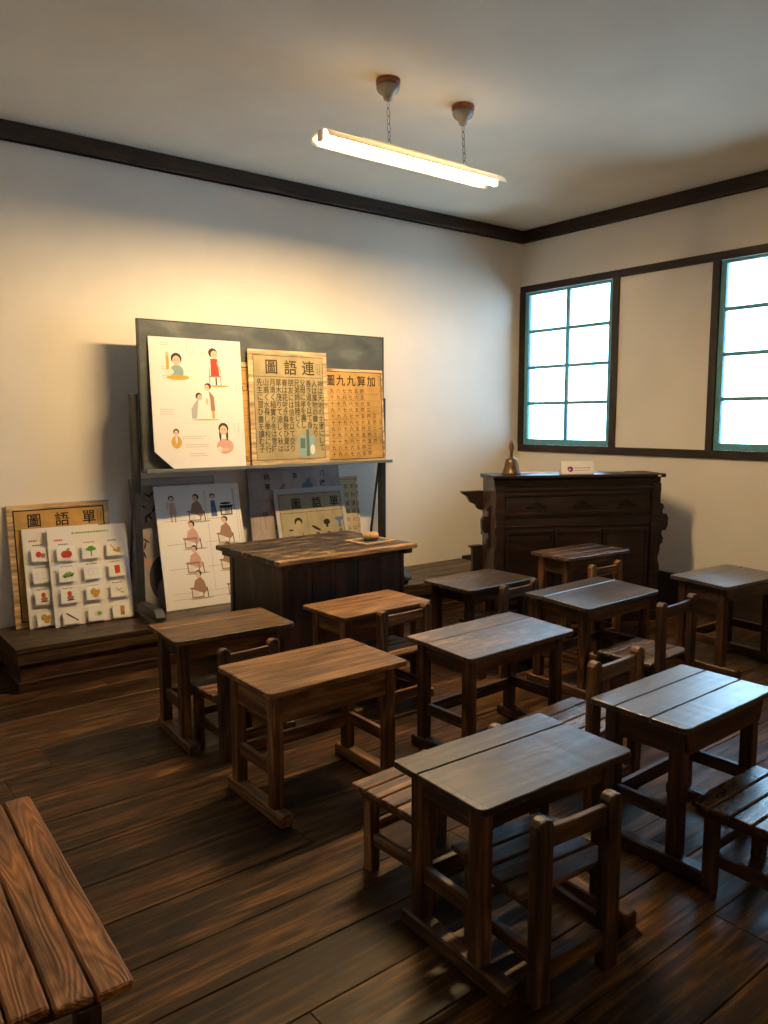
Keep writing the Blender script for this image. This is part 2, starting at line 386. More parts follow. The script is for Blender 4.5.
# ------------------------------------------------------------------ rolling blackboard
BY = 4.745
t = thing('blackboard', 'large green-black chalkboard on a black wooden stand with feet on the platform', 'blackboard', (2.74, BY, PZ))
bx0, bx1, bz0, bz1 = 1.805 - 2.74, 3.69 - 2.74, 1.19 - PZ, 2.105 - PZ
b = MB(); b.box(bx0, bx1, -.022, .0, bz0, bz1); b.done('board_panel', bb_m, t, bevel=.004)
b = MB(); b.box(bx0, bx1, -.0225, .004, bz1, bz1 + .008); b.box(bx0 - .008, bx0, -.0225, .004, bz0, bz1 + .008); b.box(bx1, bx1 + .008, -.0225, .004, bz0, bz1 + .008); b.done('board_edge', black_m, t)
b = MB(); b.box(bx0 - .01, bx1 + .03, -.095, .0, bz0 - .018, bz0 - .002); b.box(bx0 - .01, bx1 + .03, -.103, -.095, bz0 - .018, bz0 + .004)
b.done('chalk_ledge', flat('ledge_grey', (.13, .15, .16), .5, .5), t, bevel=.002)
for s, px in ((-1, 1.772 - 2.74), (1, 3.715 - 2.74)):
    b = MB(); b.box(px - .024, px + .024, .006, .05, .10, 1.66 - PZ); b.done('post', black_m, t, bevel=.004)
    b = MB(); b.tube([(px + .002, .06, 1.2 - PZ), (px + .002, .225, .08)], .010, 8); b.done('brace', black_m, t)
    b = MB(); b.prism([(-.30, .035), (-.30, .06), (-.25, .10), (.2, .10), (.25, .06), (.25, .035)], 'x', px - .03, px + .03); b.done('foot', black_m, t, bevel=.004)
    for cy_ in (-.265, .20):
        b = MB(); b.tube([(px - .014, cy_, .0185), (px + .014, cy_, .0185)], .0185, 16); b.box(px - .02, px + .02, cy_ - .012, cy_ + .012, .019, .036); b.done('caster', iron_m, t)

# ------------------------------------------------------------------ charts and posters
# sheet space: x across from the middle, z up from the bottom edge, front faces -y; the Empty leans it back
EP = .0012
def chart(name, label, cat, cx, y, z, w, h, top_y, group, rz=0., th=.006, cut=None, body=None, bname='backing_board'):
    a = math.asin(min(.6, (top_y - y) / h))
    t = thing(name, label, cat, (cx, y, z + math.sin(a) * th + .0005), rz, group, rx=-a)
    b = MB()
    pts = [(-w / 2, 0), (w / 2, 0), (w / 2, h), (-w / 2, h)]
    if cut: pts = [(-w / 2 + cut[0], 0), (w / 2, 0), (w / 2, h), (-w / 2, h), (-w / 2, cut[1])]
    b.prism(pts, 'y', 0, th)
    b.done(bname, body or ply_m, t)
    return t
def col_text(b, s, cx, ztop, step, size, y, mi, sx=1.):
    for i, ch in enumerate(s):
        if ch != ' ': b.text(ch, cx, ztop - step * (i + .5), size, y, mi, sx)

G1 = 'boards and charts standing on the blackboard ledge'
G2 = 'charts leaning against the wall on the platform'
skin = flat('print_skin', (.75, .50, .34), .7); hair = flat('print_black', (.05, .04, .04), .7); red = flat('print_red', (.62, .06, .035), .7)
pink = flat('print_pink', (.62, .36, .30), .7); blue = flat('print_blue', (.10, .15, .28), .7); brown = flat('print_brown', (.36, .20, .15), .7)
green = flat('print_green', (.16, .40, .05), .7); yel = flat('print_ochre', (.62, .36, .06), .7); tealp = flat('print_teal', (.25, .38, .36), .7)
greyp = flat('print_grey', (.42, .42, .42), .7); pale = flat('print_pale', (.72, .68, .62), .7)
PM = [white_board_m, ink, grey_ink, skin, hair, red, pink, blue, brown, green, yel, tealp, greyp, pale]
(PW, PI, PG, PS, PH, PR, PP, PB, PBR, PGN, PY, PT, PGY, PPL) = range(14)
def head(b, x, z, r, long=False, side=0):
    b.ell(x, z + r * .25, r * 1.12, r * 1.1, -EP * 1.5, PH)
    if long:
        b.ell(x - r * .75, z - r * 1.1, r * .25, r * 1.2, -EP * 1.5, PH); b.ell(x + r * .75, z - r * 1.1, r * .25, r * 1.2, -EP * 1.5, PH)
    b.ell(x + side * r * .3, z - r * .15, r * .82, r * .95, -EP * 2, PS)
    b.ell(x - r * .3 + side * r * .4, z - r * .05, r * .09, r * .12, -EP * 2.5, PH); b.ell(x + r * .3 + side * r * .4, z - r * .05, r * .09, r * .12, -EP * 2.5, PH)
def lines(b, x0, x1, zs, mi=PG, w=.0035, seed=0):
    q = random.Random(seed)
    for z in zs:
        x = x0; e = x1 - q.uniform(0, .25) * (x1 - x0)
        while x < e:
            l = q.uniform(.004, .011); b.rect(x, min(x + l, e), z - w / 2, z + w / 2, -EP, mi); x += l + .003
def vlines(b, xs, z0, z1, mi=PG, w=.0035, seed=0):
    q = random.Random(seed)
    for x in xs:
        z = z1
        while z > z0:
            l = q.uniform(.004, .011); b.rect(x - w / 2, x + w / 2, z - l, z, -EP, mi); z -= l + .003

# 1: white sheet with the cut corner, pupils drawn in colour
w, h = .625, .822
t = chart('picture_board', 'white board with coloured drawings of pupils, lower left corner cut off, on blackboard ledge', 'poster', 2.170, BY - .082, 1.188, w, h, BY - .031, G1, cut=(.125, .115), body=foam_m)
b = MB()
b.poly([(-w / 2 + .125, .0), (w / 2, .0), (w / 2, h), (-w / 2, h), (-w / 2, .115)], -EP * .5, PW)
X = lambda u: -w / 2 + u * w
Z = lambda v: h * (1 - v)
for v in (.33, .65): b.rect(X(.12), X(.95), Z(v) - .001, Z(v) + .001, -EP, PPL)
# boy raising a hand
x, z = X(.28), Z(.155)
b.ell(x, z - .085, .045, .045, -EP, PT); b.ell(x + .005, z - .12, .075, .016, -EP * 1.4, PY); b.rect(x - .068, x - .05, z - .09, z + .02, -EP * 1.2, PY); b.ell(x - .059, z + .025, .011, .014, -EP * 1.5, PS); b.ell(x - .045, z - .085, .025, .02, -EP * 1.3, PPL); head(b, x, z - .01, .032)
# pupil in red on a chair
x, z = X(.68), Z(.11)
b.poly([(x - .018, z - .03), (x + .03, z - .03), (x + .04, z - .14), (x - .02, z - .14)], -EP, PR); b.stroke((x - .03, z - .09), (x - .03, z - .2), .005, -EP * 1.2, PBR); b.stroke((x + .045, z - .14), (x + .05, z - .2), .005, -EP * 1.2, PBR)
b.rect(x - .035, x + .05, z - .148, z - .14, -EP * 1.3, PBR); b.stroke((x + .028, z - .05), (x + .052, z - .12), .012, -EP * 1.5, PS); b.ell(x + .03, z - .205, .075, .006, -EP, PY); head(b, x, z, .028, side=1)
b.rect(x + .01, x + .02, z - .198, z - .15, -EP * 1.4, PH)
# two bowing figures
x, z = X(.62), Z(.37)
b.poly([(x - .005, z - .02), (x + .03, z - .06), (x + .035, z - .15), (x + .005, z - .15), (x + .003, z - .08)], -EP, PBR); b.rect(x + .012, x + .03, z - .20, z - .14, -EP * .9, PY); b.ell(x - .02, z - .09, .009, .022, -EP * 1.5, PS); head(b, x - .01, z, .02, side=-1)
b.poly([(x - .075, z - .07), (x - .105, z - .10), (x - .13, z - .14), (x - .128, z - .2), (x - .095, z - .2), (x - .085, z - .13)], -EP, PGY); head(b, x - .075, z - .062, .02, side=1); b.ell(x - .03, z - .208, .1, .004, -EP, PY)
# two busts
x, z = X(.235), Z(.72)
b.ell(x, z - .06, .035, .04, -EP, PY); b.ell(x, z - .045, .008, .025, -EP * 1.3, PW); head(b, x, z, .018)
x, z = X(.755), Z(.70)
b.ell(x + .008, z - .11, .06, .05, -EP, PP); b.ell(x - .03, z - .13, .02, .02, -EP * 1.2, PPL); b.ell(x + .005, z - .13, .03, .01, -EP * 1.4, PS); head(b, x, z, .032, long=True)
for (u0, u1, v0, nn) in ((.12, .22, .04, 2), (.13, .42, .29, 2), (.08, .24, .545, 3), (.30, .60, .75, 2), (.33, .62, .815, 2), (.37, .58, .885, 2), (.54, .62, .1, 2), (.78, .88, .05, 2), (.12, .17, .22, 2)):
    lines(b, X(u0), X(u1), [Z(v0) - .014 * i for i in range(nn)], seed=int(u0 * 100))
vlines(b, [X(.4), X(.435), X(.47)], Z(.13), Z(.04), seed=3); vlines(b, [X(.93), X(.955)], Z(.10), Z(.03), PP, seed=4); vlines(b, [X(.93)], Z(.39), Z(.34), PP, seed=5); vlines(b, [X(.88), X(.93)], Z(.72), Z(.65), seed=6)
b.done('printed_sheet', PM, t, recalc=False)

def framed_print(t, w, h, mat, m=.022, line=.004, sub=None):
    b = MB(); b.rect(-w / 2 + m, w / 2 - m, m, h - m, -EP * .4, 0)
    b.outline(-w / 2 + m, w / 2 - m, m, h - m, line, -EP, 1)
    return b
# 3: the olive chart
w, h = .625, .778
t = chart('reading_chart', 'olive paper chart headed 連語圖 with dense columns of characters, at the front of blackboard ledge', 'chart', 2.838, BY - .090, 1.188, w, h, BY - .055, G1)
b = framed_print(t, w, h, olive_m, .035)
for ch, u in (('圖', .28), ('語', .52), ('連', .75)): b.text(ch, -w / 2 + u * w, h * .855, .105, -EP, 1)
vlines(b, [w * .37, w * .40], h * .80, h * .90, 1, seed=9)
b.rect(-w / 2 + .04, w / 2 - .04, h * .768, h * .772, -EP, 1)
txt = ['神は天地の主宰にして', '人は萬物の靈なり', '善き道を以て身を修め', '父母に孝を盡し', '兄弟姉妹睦じく', '朋友には信を以て交り',
       '春は花咲き鳥歌ひ夏は', '草木茂りて涼しく秋は', '月清く稲實り冬は雪降', '山高く水長し學校に行', '先生に習ひ書を讀む子']
for i in range(11):
    cx = w / 2 - .062 - i * (w - .122) / 10.4
    s = txt[i]
    if i in (2, 3, 4): s = s[:7]
    if i in (1,): s = s
    col_text(b, s, cx, h * .752, h * .064 if len(s) > 7 else h * .062, .053, -EP, 1, .88)
b.rect(.055, .19, .055, .2, -EP * 1.2, 2); b.rect(.12, .145, .055, .24, -EP * 1.5, 3); b.rect(.07, .11, .11, .18, -EP * 1.6, 3); b.ell(.17, .1, .02, .035, -EP * 1.6, 4)
b.done('printed_sheet', [olive_m, ink2 if False else flat('chart_ink', (.07, .055, .03), .8, .1), tealp, flat('print_dark_teal', (.10, .17, .15), .8), pale], t, recalc=False)

# 4: multiplication chart on the right
w, h = .60, .675
t = chart('number_chart', 'ochre chart headed 加算九九圖 with a grid of numerals, at right end of blackboard ledge', 'chart', 3.375, BY - .070, 1.188, w, h, BY - .032, G1)
b = framed_print(t, w, h, ochre_m, .018, .005)
for i, ch in enumerate('加算九九圖'): b.text(ch, w * .315 - i * .092, h * .875, .082, -EP, 1)
vlines(b, [w * .43, w * .455], h * .83, h * .94, 1, seed=9)
num = '一二三四五六七八九十'
for r in range(11):
    zr = h * .765 - r * h * .068
    if r < 11: b.rect(-w / 2 + .03, w / 2 - .03, zr - .0235, zr - .0220, -EP * .8, 2)
    for c in range(10):
        if r + 3 - c < -1 and False: continue
        k = (c + r // 2 + (2 if c > 2 else 1)) % 10
        if c < 3 - r * .6 or (r > 8 and c < 2): continue
        b.text(num[min(9, max(0, c + 1 + (r % 3) - 1))], w * .44 - c * .054, zr, .034, -EP, 1)
b.done('printed_sheet', [ochre_m, ink, ink2], t, recalc=False)

# 2: the hidden one between
w, h = .5, .69
t = chart('ruled_chart', 'ochre ruled chart mostly hidden behind the olive chart, beside the white board', 'chart', 2.665, BY - .068, 1.188, w, h, BY - .0305, G1)
b = framed_print(t, w, h, ochre_m, .03, .006)
b.rect(-w / 2 + .03, w / 2 - .03, h * .79, h * .795, -EP, 1); b.rect(-w / 2 + .03, w / 2 - .03, h * .92, h * .924, -EP, 2)
b.text('九', -w / 2 + .065, h * .755, .052, -EP, 1)
b.text('九', -w / 2 + .12, h * .755, .052, -EP, 1)
b.text('中', -w / 2 + .075, h * .075, .042, -EP, 1)
for i in range(9): b.rect(-w / 2 + .03, w / 2 - .03, h * (.14 + .07 * i), h * (.14 + .07 * i) + .0015, -EP, 2)
b.done('printed_sheet', [ochre_m, ink, ink2], t, recalc=False)

# left group on the platform
w, h = .605, .74
t = chart('vocabulary_chart', 'ochre wooden chart headed 單語圖 leaning on wall behind the two white picture-card boards', 'chart', 1.368, 4.925, PZ + .001, w, h, 5.012, G2, th=.012)
b = framed_print(t, w, h, ochre_m, .032, .008)
for ch, u in (('圖', .25), ('語', .52), ('單', .79)): b.text(ch, -w / 2 + u * w, h * .865, .088, -EP, 1)
vlines(b, [w * .38, w * .41], h * .82, h * .92, 1, seed=9)
b.rect(-w / 2 + .04, w / 2 - .04, h * .79, h * .794, -EP, 1)
for v in (.68, .54, .40, .26, .14):
    b.poly([(-w / 2 + .06, h * v), (-w / 2 + .10, h * v + .012), (-w / 2 + .13, h * v - .005), (-w / 2 + .11, h * v - .02), (-w / 2 + .07, h * v - .012)], -EP, 2)
    b.rect(-w / 2 + .04, w / 2 - .04, h * (v - .07), h * (v - .07) + .0015, -EP, 2)
b.done('printed_sheet', [ochre_m, ink, brown], t, recalc=False)

def card_board(label, cx, y, w, h, top_y, cards, rz=0.):
    t = chart('picture_card_board', label, 'display board', cx, y, PZ + .001, w, h, top_y, 'white boards with small picture cards', rz=rz, th=.008, body=white_board_m, bname='board_sheet')
    b = MB(); b.rect(-w / 2 + .001, w / 2 - .001, .001, h - .001, -EP * .4, 0); lines(b, -w * .2, w * .42, [h * .935], 9, .010, 2); lines(b, -w * .42, -w * .3, [h * .875], 5, .010, 5)
    for r in range(4):
        for c in range(3):
            lines(b, (-.31 + c * .31) * w - .03, (-.31 + c * .31) * w + .04, [h * (.83 - r * .225)], 8 if (r + c) % 2 else 1, .006, r * 3 + c)
    b.done('printed_sheet', PM, t, recalc=False)
    for r in range(4):
        for c in range(3):
            k = cards[r * 3 + c]
            x, z = (-.30 + c * .31) * w, h * (.735 - r * .215)
            b = MB(); cw, chh, dp = w * .225, h * .145, .022
            b.box(x - cw / 2, x + cw / 2, -dp - .003, -dp, z - chh / 2, z + chh / 2)
            b.box(x - cw * .35, x + cw * .35, -dp, -.0005, z - chh * .35, z + chh * .35)
            f1, f2 = -dp - .003 - EP, -dp - .003 - 2 * EP
            if k == 'apple': b.ell(x - .008, z - .006, .022, .022, f1, 5); b.ell(x + .012, z - .006, .022, .022, f1, 5); b.ell(x + .012, z + .022, .014, .006, f2, 9, rot=.4)
            elif k == 'tree': b.rect(x - .004, x + .004, z - .03, z + .005, f1, 8); b.ell(x, z + .012, .032, .012, f2, 9); b.ell(x, z + .02, .02, .012, f2, 9)
            elif k == 'gourd': b.ell(x + .008, z - .012, .024, .009, f1, 10, rot=-.3); b.ell(x + .02, z - .002, .012, .011, f1, 10); b.stroke((x - .03, z + .03), (x + .0, z - .005), .005, f2, 10)
            elif k == 'car': b.ell(x, z - .004, .036, .013, f1, 9, rot=.15); b.ell(x, z + .006, .02, .010, f1, 9, rot=.15); b.ell(x + .002, z + .008, .013, .005, f2, 12); b.ell(x - .02, z - .015, .006, .006, f2, 4); b.ell(x + .02, z - .01, .006, .006, f2, 4)
            elif k == 'book': b.poly([(x - .014, z - .027), (x + .018, z - .024), (x + .016, z + .026), (x - .018, z + .024)], f1, 5)
            elif k == 'desk': b.outline(x - .03, x + .03, z - .02, z + .02, .003, f1, 13); b.rect(x - .001, x + .001, z - .02, z + .015, f1, 13)
            elif k == 'pot': b.ell(x, z - .012, .02, .012, f1, 8); b.ell(x - .003, z + .012, .013, .016, f1, 5); b.ell(x, z - .026, .024, .004, f1, 4)
            elif k == 'potato': b.ell(x - .01, z + .008, .018, .02, f1, 10); b.ell(x + .014, z, .014, .02, f1, 10, rot=-.5); b.ell(x + .003, z - .018, .016, .012, f1, 10)
            elif k == 'scissors': b.stroke((x - .024, z + .018), (x + .014, z - .018), .003, f1, 2); b.stroke((x - .02, z - .002), (x + .02, z + .004), .003, f2, 2); b.ell(x + .02, z - .018, .007, .006, f1, 12)
            elif k == 'pen': b.stroke((x - .034, z + .026), (x + .034, z - .026), .007, f1, 4)
            elif k == 'ball': b.ell(x + .006, z - .002, .026, .016, f1, 13); b.ell(x + .012, z, .013, .012, f2, 9)
            elif k == 'window': b.rect(x - .006, x + .018, z - .03, z + .025, f1, 8); b.ell(x + .006, z + .005, .009, .014, f2, 10)
            else: b.ell(x - .01, z, .016, .018, f1, 5); b.ell(x + .014, z - .008, .014, .014, f1, 8)
            o = b.done('picture_card', [card_m] + PM[1:], t, recalc=False)
    return t
deck = ['apple', 'tree', 'gourd', 'car', 'desk', 'book', 'pot', 'potato', 'scissors', 'pen', 'ball', 'window']
card_board('front white board of small picture cards with apple and green car, on platform', 1.498, 4.803, .475, .60, 4.925, deck, rz=-.045)
card_board('rear white board of picture cards half hidden behind the apple and car board', 1.355, 4.864, .45, .60, 4.968, ['x', 'tree', 'apple', 'desk', 'book', 'pen', 'pot', 'gourd', 'ball', 'potato', 'car', 'window'], rz=-.045)

# dark poster with leaves, behind the stand's left foot
w, h = .60, .86
t = chart('leaf_poster', 'dark grey and rose poster with leaves standing behind the left blackboard post', 'poster', 2.112, 4.90, PZ + .006, w, h, 5.018, G2, th=.006, body=flat('poster_grey_edge', (.2, .2, .21), .7))
b = MB(); grp = flat('poster_grey', (.30, .27, .27), .6, mottle=.25, mscale=7)
b.rect(-w / 2 + .006, w / 2 - .006, 0.005, h - .045, -EP * .5, 0); b.rect(-w / 2 + .006, w / 2 - .006, h - .045, h - .004, -EP * .5, 1)
q = random.Random(5)
for k in range(30):
    a = q.uniform(-2.6, -.4); x = q.uniform(-.27, -.02); z = q.uniform(.36, .78); b.ell(x, z, .026, .007, -EP, 3, 10, rot=a)
b.ell(-.12, .19, .10, .15, -EP, 2, 22); b.ell(-.12, .09, .055, .10, -EP * 1.5, 4); b.ell(-.1, .12, .012, .016, -EP * 2, 5); b.rect(-.28, .05, .28, .33, -EP * .8, 4)
b.ell(.1, .21, .1, .2, -EP * .9, 2)
b.done('printed_sheet', [grp, greyp, flat('poster_dark', (.05, .045, .05), .6), hair, flat('poster_rose', (.42, .26, .24), .6), red], t, recalc=False)

# white posture board
w, h = .60, .825
t = chart('posture_board', 'large white board of brown drawings of pupils seated at desks, left of teacher desk', 'poster', 2.245, 4.765, PZ + .001, w, h, 4.955, G2, rz=-.06, th=.007, body=foam_m)
b = MB(); b.rect(-w / 2, w / 2, 0, h, -EP * .5, PW)
def sitter(x, z, kind=0, s=1.):
    b.poly([(x - .045 * s, z - .06 * s), (x - .03 * s, z + .0), (x + .01 * s, z + .025 * s), (x + .035 * s, z - .01), (x + .05 * s, z - .07 * s), (x + .03 * s, z - .09 * s)], -EP, PBR if kind else PP)
    b.outline(x - .06 * s, x + .025 * s, z - .115 * s, z - .05 * s, .008, -EP * 1.5, PBR); b.rect(x - .068 * s, x + .03 * s, z - .055 * s, z - .044 * s, -EP * 1.8, PBR)
    b.stroke((x + .05 * s, z - .05), (x + .055 * s, z - .12 * s), .006, -EP, PI); b.ell(x + .01 * s, z - .122 * s, .085 * s, .005, -EP * .8, PG); b.ell(x - .03, z - .085 * s, .02, .02, -EP * 1.3, PPL)
    head(b, x, z + .042 * s, .020 * s, side=-1)
sitter(.0 - .02, h * .84, 1)
x, z = -.19, h * .86; b.poly([(x - .015, z), (x + .02, z), (x + .03, z - .08), (x - .02, z - .08)], -EP, PP); b.rect(x - .012, x - .004, z - .13, z - .08, -EP, PBR); b.rect(x + .012, x + .02, z - .13, z - .08, -EP, PBR); b.ell(x - .03, z - .02, .01, .03, -EP * 1.2, PS); head(b, x, z + .025, .018)
x, z = .1, h * .86; b.poly([(x - .015, z), (x + .015, z), (x + .025, z - .11), (x - .02, z - .11)], -EP, PB); head(b, x, z + .025, .018)
b.outline(.15, .235, h * .73, h * .80, .008, -EP, PI); b.rect(.145, .245, h * .80, h * .815, -EP, PI); b.rect(.18, .22, h * .74, h * .79, -EP * .9, PG); b.ell(.19, h * .83, .04, .008, -EP, PI)
for (x, v, k) in ((-.07, .62, 0), (.17, .64, 1), (-.07, .42, 0), (.17, .42, 1), (-.06, .215, 1), (.20, .215, 0)): sitter(x, h * v, k)
b.rect(.05, .052, .1, h * .96, -EP * .8, PG); b.rect(-.25, .27, .1, .102, -EP * .8, PG); b.rect(.265, .267, .2, h * .96, -EP * .8, PG)
vlines(b, [.25, .256], h * .78, h * .95, PR, seed=2); vlines(b, [.285], h * .5, h * .9, PG, seed=8); vlines(b, [.04], h * .78, h * .95, PG, seed=1)
for v in (.71, .52, .32, .075): lines(b, -.25, -.02, [h * v], seed=int(v * 100)); lines(b, .02, .2, [h * v], seed=int(v * 100) + 1)
b.done('printed_sheet', PM, t, recalc=False)

# big dim poster, the framed 單語 sheet and the ochre one behind
w, h = .80, .90
t = chart('object_poster', 'big grey-pink poster with faint tools and characters, tallest behind the teacher desk', 'poster', 3.065, 4.888, PZ + .001, w, h, 5.008, G2, th=.006, body=flat('poster_grey_edge', (.2, .2, .21), .7))
b = MB(); gp2 = flat('poster_warm_grey', (.40, .33, .31), .6, mottle=.2, mscale=6)
b.rect(-w / 2 + .006, w / 2 - .006, 0.005, h - .006, -EP * .5, 0); b.outline(-w / 2 + .02, w / 2 - .02, .02, h - .02, .003, -EP, 3)
for (x, z, ch) in ((-.24, .83, '桃'), (-.24, .76, '栗'), (.0, .83, '茶'), (.24, .84, '刀'), (.24, .77, '鎌'), (-.18, .46, '傘'), (-.05, .60, '手')): b.text(ch, x, z, .05, -EP, 1)
b.ell(.10, .745, .05, .035, -EP, 2); b.ell(.115, .79, .018, .02, -EP, 2); b.ell(.14, .75, .02, .006, -EP * 1.5, 2, rot=.8); b.ell(-.12, .74, .02, .05, -EP, 3, rot=-.6)
b.stroke((.30, .72), (.36, .80), .006, -EP, 3); b.stroke((.31, .78), (.37, .73), .006, -EP, 3); b.ell(-.28, .56, .03, .02, -EP, 3); b.ell(-.22, .36, .03, .025, -EP, 3); b.stroke((-.33, .45), (-.31, .6), .004, -EP, 3); b.stroke((-.28, .45), (-.29, .58), .004, -EP, 3)
for x in (-.12, .13): b.rect(x, x + .003, .02, h - .02, -EP * .8, 3)
b.rect(-w / 2 + .02, w / 2 - .02, .66, .663, -EP * .8, 3)
b.done('printed_sheet', [gp2, ink, flat('print_slate', (.13, .17, .24), .7), flat('faint_print', (.25, .20, .19), .7)], t, recalc=False)

w, h = .62, .75
t = chart('framed_vocabulary_sheet', 'dull olive vocabulary sheet in a pale grey frame, in front of the big grey-pink poster', 'chart', 3.165, 4.80, PZ + .001, w, h, 4.965, G2, th=.008, body=flat('frame_grey', (.45, .45, .46), .6))
b = MB(); b.rect(-w / 2 + .028, w / 2 - .028, .028, h - .035, -EP * .5, 0); b.outline(-w / 2 + .035, w / 2 - .035, .04, h - .045, .004, -EP, 3)
for ch, x in (('圖', -.13), ('語', .05), ('單', .21)): b.text(ch, x, h - .115, .085, -EP, 1)
b.rect(-w / 2 + .04, w / 2 - .04, h - .185, h - .181, -EP, 3); b.rect(-.05, -.047, .04, h - .185, -EP, 3); b.rect(-w / 2 + .04, w / 2 - .04, .33, .333, -EP, 3)
b.ell(-.13, .50, .035, .03, -EP, 1); b.ell(-.13, .485, .024, .024, -EP * 1.5, 2); b.ell(-.2, .44, .02, .006, -EP, 1); b.ell(.02, .44, .045, .01, -EP, 1, rot=-.5); b.ell(.12, .48, .03, .022, -EP, 1); b.rect(.11, .13, .44, .48, -EP, 1)
b.poly([(.2, .51), (.275, .51), (.275, .49), (.25, .48), (.25, .43), (.225, .43), (.225, .48), (.2, .49)], -EP, 4)
for (x, z, ch) in ((-.2, .38, '筆'), (-.1, .39, '人'), (.03, .39, '帯'), (.13, .39, '笠'), (.24, .40, '衣')): b.text(ch, x, z, .042, -EP, 1)
b.done('printed_sheet', [flat('dull_olive_paper', (.36, .31, .20), .7, mottle=.12, mscale=9), ink, olive_m, ink2, blue], t, recalc=False)

w, h = .55, .80
t = chart('narrow_ochre_chart', 'pale ochre chart edge peeking out right of the big grey-pink poster', 'chart', 3.385, 4.935, PZ + .001, w, h, 5.025, G2, th=.006)
b = framed_print(t, w, h, ochre_m, .02, .004)
for i in range(8):
    col_text(b, '町村道橋川山海空風雨雲', w / 2 - .055 - i * .06, h * .94, .065, .04, -EP, 1)
b.done('printed_sheet', [flat('pale_ochre_paper', (.55, .42, .24), .75, mottle=.08), ink2, ink2], t, recalc=False)

# ------------------------------------------------------------------ teacher's desk
t = thing('teacher_desk', 'large teacher desk with scuffed black top and plain dark reddish-brown panels', 'desk', (2.60, 3.99, 0), .02)
tw, td, th_ = 1.0, .74, .735
b = MB()
for k in range(4):
    b.plank(-tw / 2 + .0, tw / 2, -td / 2 + .055 + k * (td - .055) / 4 + .0008, -td / 2 + .055 + (k + 1) * (td - .055) / 4 - .0008, th_ - .028, th_, 'x', .0012, .003, (0, 0), seed=k)
b.done('top_boards', tdtop_m, t)
b = MB(); b.plank(-tw / 2 - .004, tw / 2 + .004, -td / 2, -td / 2 + .054, th_ - .029, th_ + .0005, 'x', .003, .005, (.012, 0), seed=9, seg=40)
b.done('front_edge_board', tdedge_m, t)
b = MB(); b.box(-tw / 2 + .09, tw / 2 - .09, -td / 2 + .07, -td / 2 + .088, .04, th_ - .03)
for k in range(1, 5): pass
o = b.done('front_panel', tdesk_m, t)
for xx in (-tw / 2 + .06, tw / 2 - .09):
    for yy in (-td / 2 + .06, td / 2 - .10):
        b = MB(); b.box(xx, xx + .03, yy, yy + .04, 0, th_ - .03); b.done('corner_post', tdesk_m, t, bevel=.003)
b = MB()
for k in range(5):
    x_ = -tw / 2 + .09 + (tw - .18) * k / 5; b.box(x_ + .002, x_ + (tw - .18) / 5 - .002, -td / 2 + .064, -td / 2 + .070, .12, th_ - .07)
b.done('facing_boards', tdesk_m, t, bevel=.0015)
for sx, nm in ((-1, 'side_panel'), (1, 'side_panel')):
    b = MB(); x_ = sx * (tw / 2 - .075); b.box(x_ - .009, x_ + .009, -td / 2 + .10, td / 2 - .10, .04, th_ - .03); b.done(nm, tdesk_m, t)
    b = MB(); b.box(x_ - .03 + sx * .02, x_ + .03 + sx * .02, -td / 2 + .02, td / 2 - .03, th_ - .06, th_ - .0285); b.done('batten', redold('Y'), t, bevel=.006)
b = MB(); b.box(-tw / 2 + .08, tw / 2 - .08, -td / 2 + .055, -td / 2 + .07, 0, .10); b.done('plinth', redold('X'), t, bevel=.003)
# writing slate with the roll on it
sl = thing('writing_slate', 'small dark slate in a pale wooden frame lying on the teacher desk', 'slate', (2.915, 3.865, th_ + .001), .06)
b = MB(); b.box(-.105, .105, -.085, .085, 0, .006); b.done('slate_plate', flat('slate_grey', (.06, .065, .07), .6, .4, mottle=.2, mscale=20), sl)
b = MB(); f = .02
b.box(-.125, .125, -.105, -.105 + f, 0, .011); b.box(-.125, .125, .105 - f, .105, 0, .011); b.box(-.125, -.125 + f, -.105 + f, .105 - f, 0, .011); b.box(.125 - f, .125, -.105 + f, .105 - f, 0, .011)
b.done('slate_frame', flat('pale_wood_frame', (.50, .32, .15), .5, .4, mottle=.15, mscale=20), sl, bevel=.002)
b = MB(); r_ = .028
b.tube([(-.045, 0, 0), (-.045 + .006, 0, 0), (.039, 0, 0), (.045, 0, 0)], [r_ * .9, r_, r_, r_ * .9], 22)
o = b.done('cloth_roll', flat('tan_cloth', (.42, .27, .15), .85, .2, mottle=.2, mscale=40), None)
o.location = (2.915, 3.862, th_ + .0072 + r_ + .0005); o.rotation_euler = (0, 0, -.45); tag(o, 'short tan cloth roll with pale ends lying on the writing slate', 'eraser roll')
b = MB(); b.tube([(.0452, 0, 0), (.0475, 0, 0)], [r_ * .88, r_ * .8], 22); b.tube([(-.0475, 0, 0), (-.0452, 0, 0)], [r_ * .8, r_ * .88], 22)
b.done('roll_end', flat('pale_cloth', (.72, .60, .46), .85, .2), o)

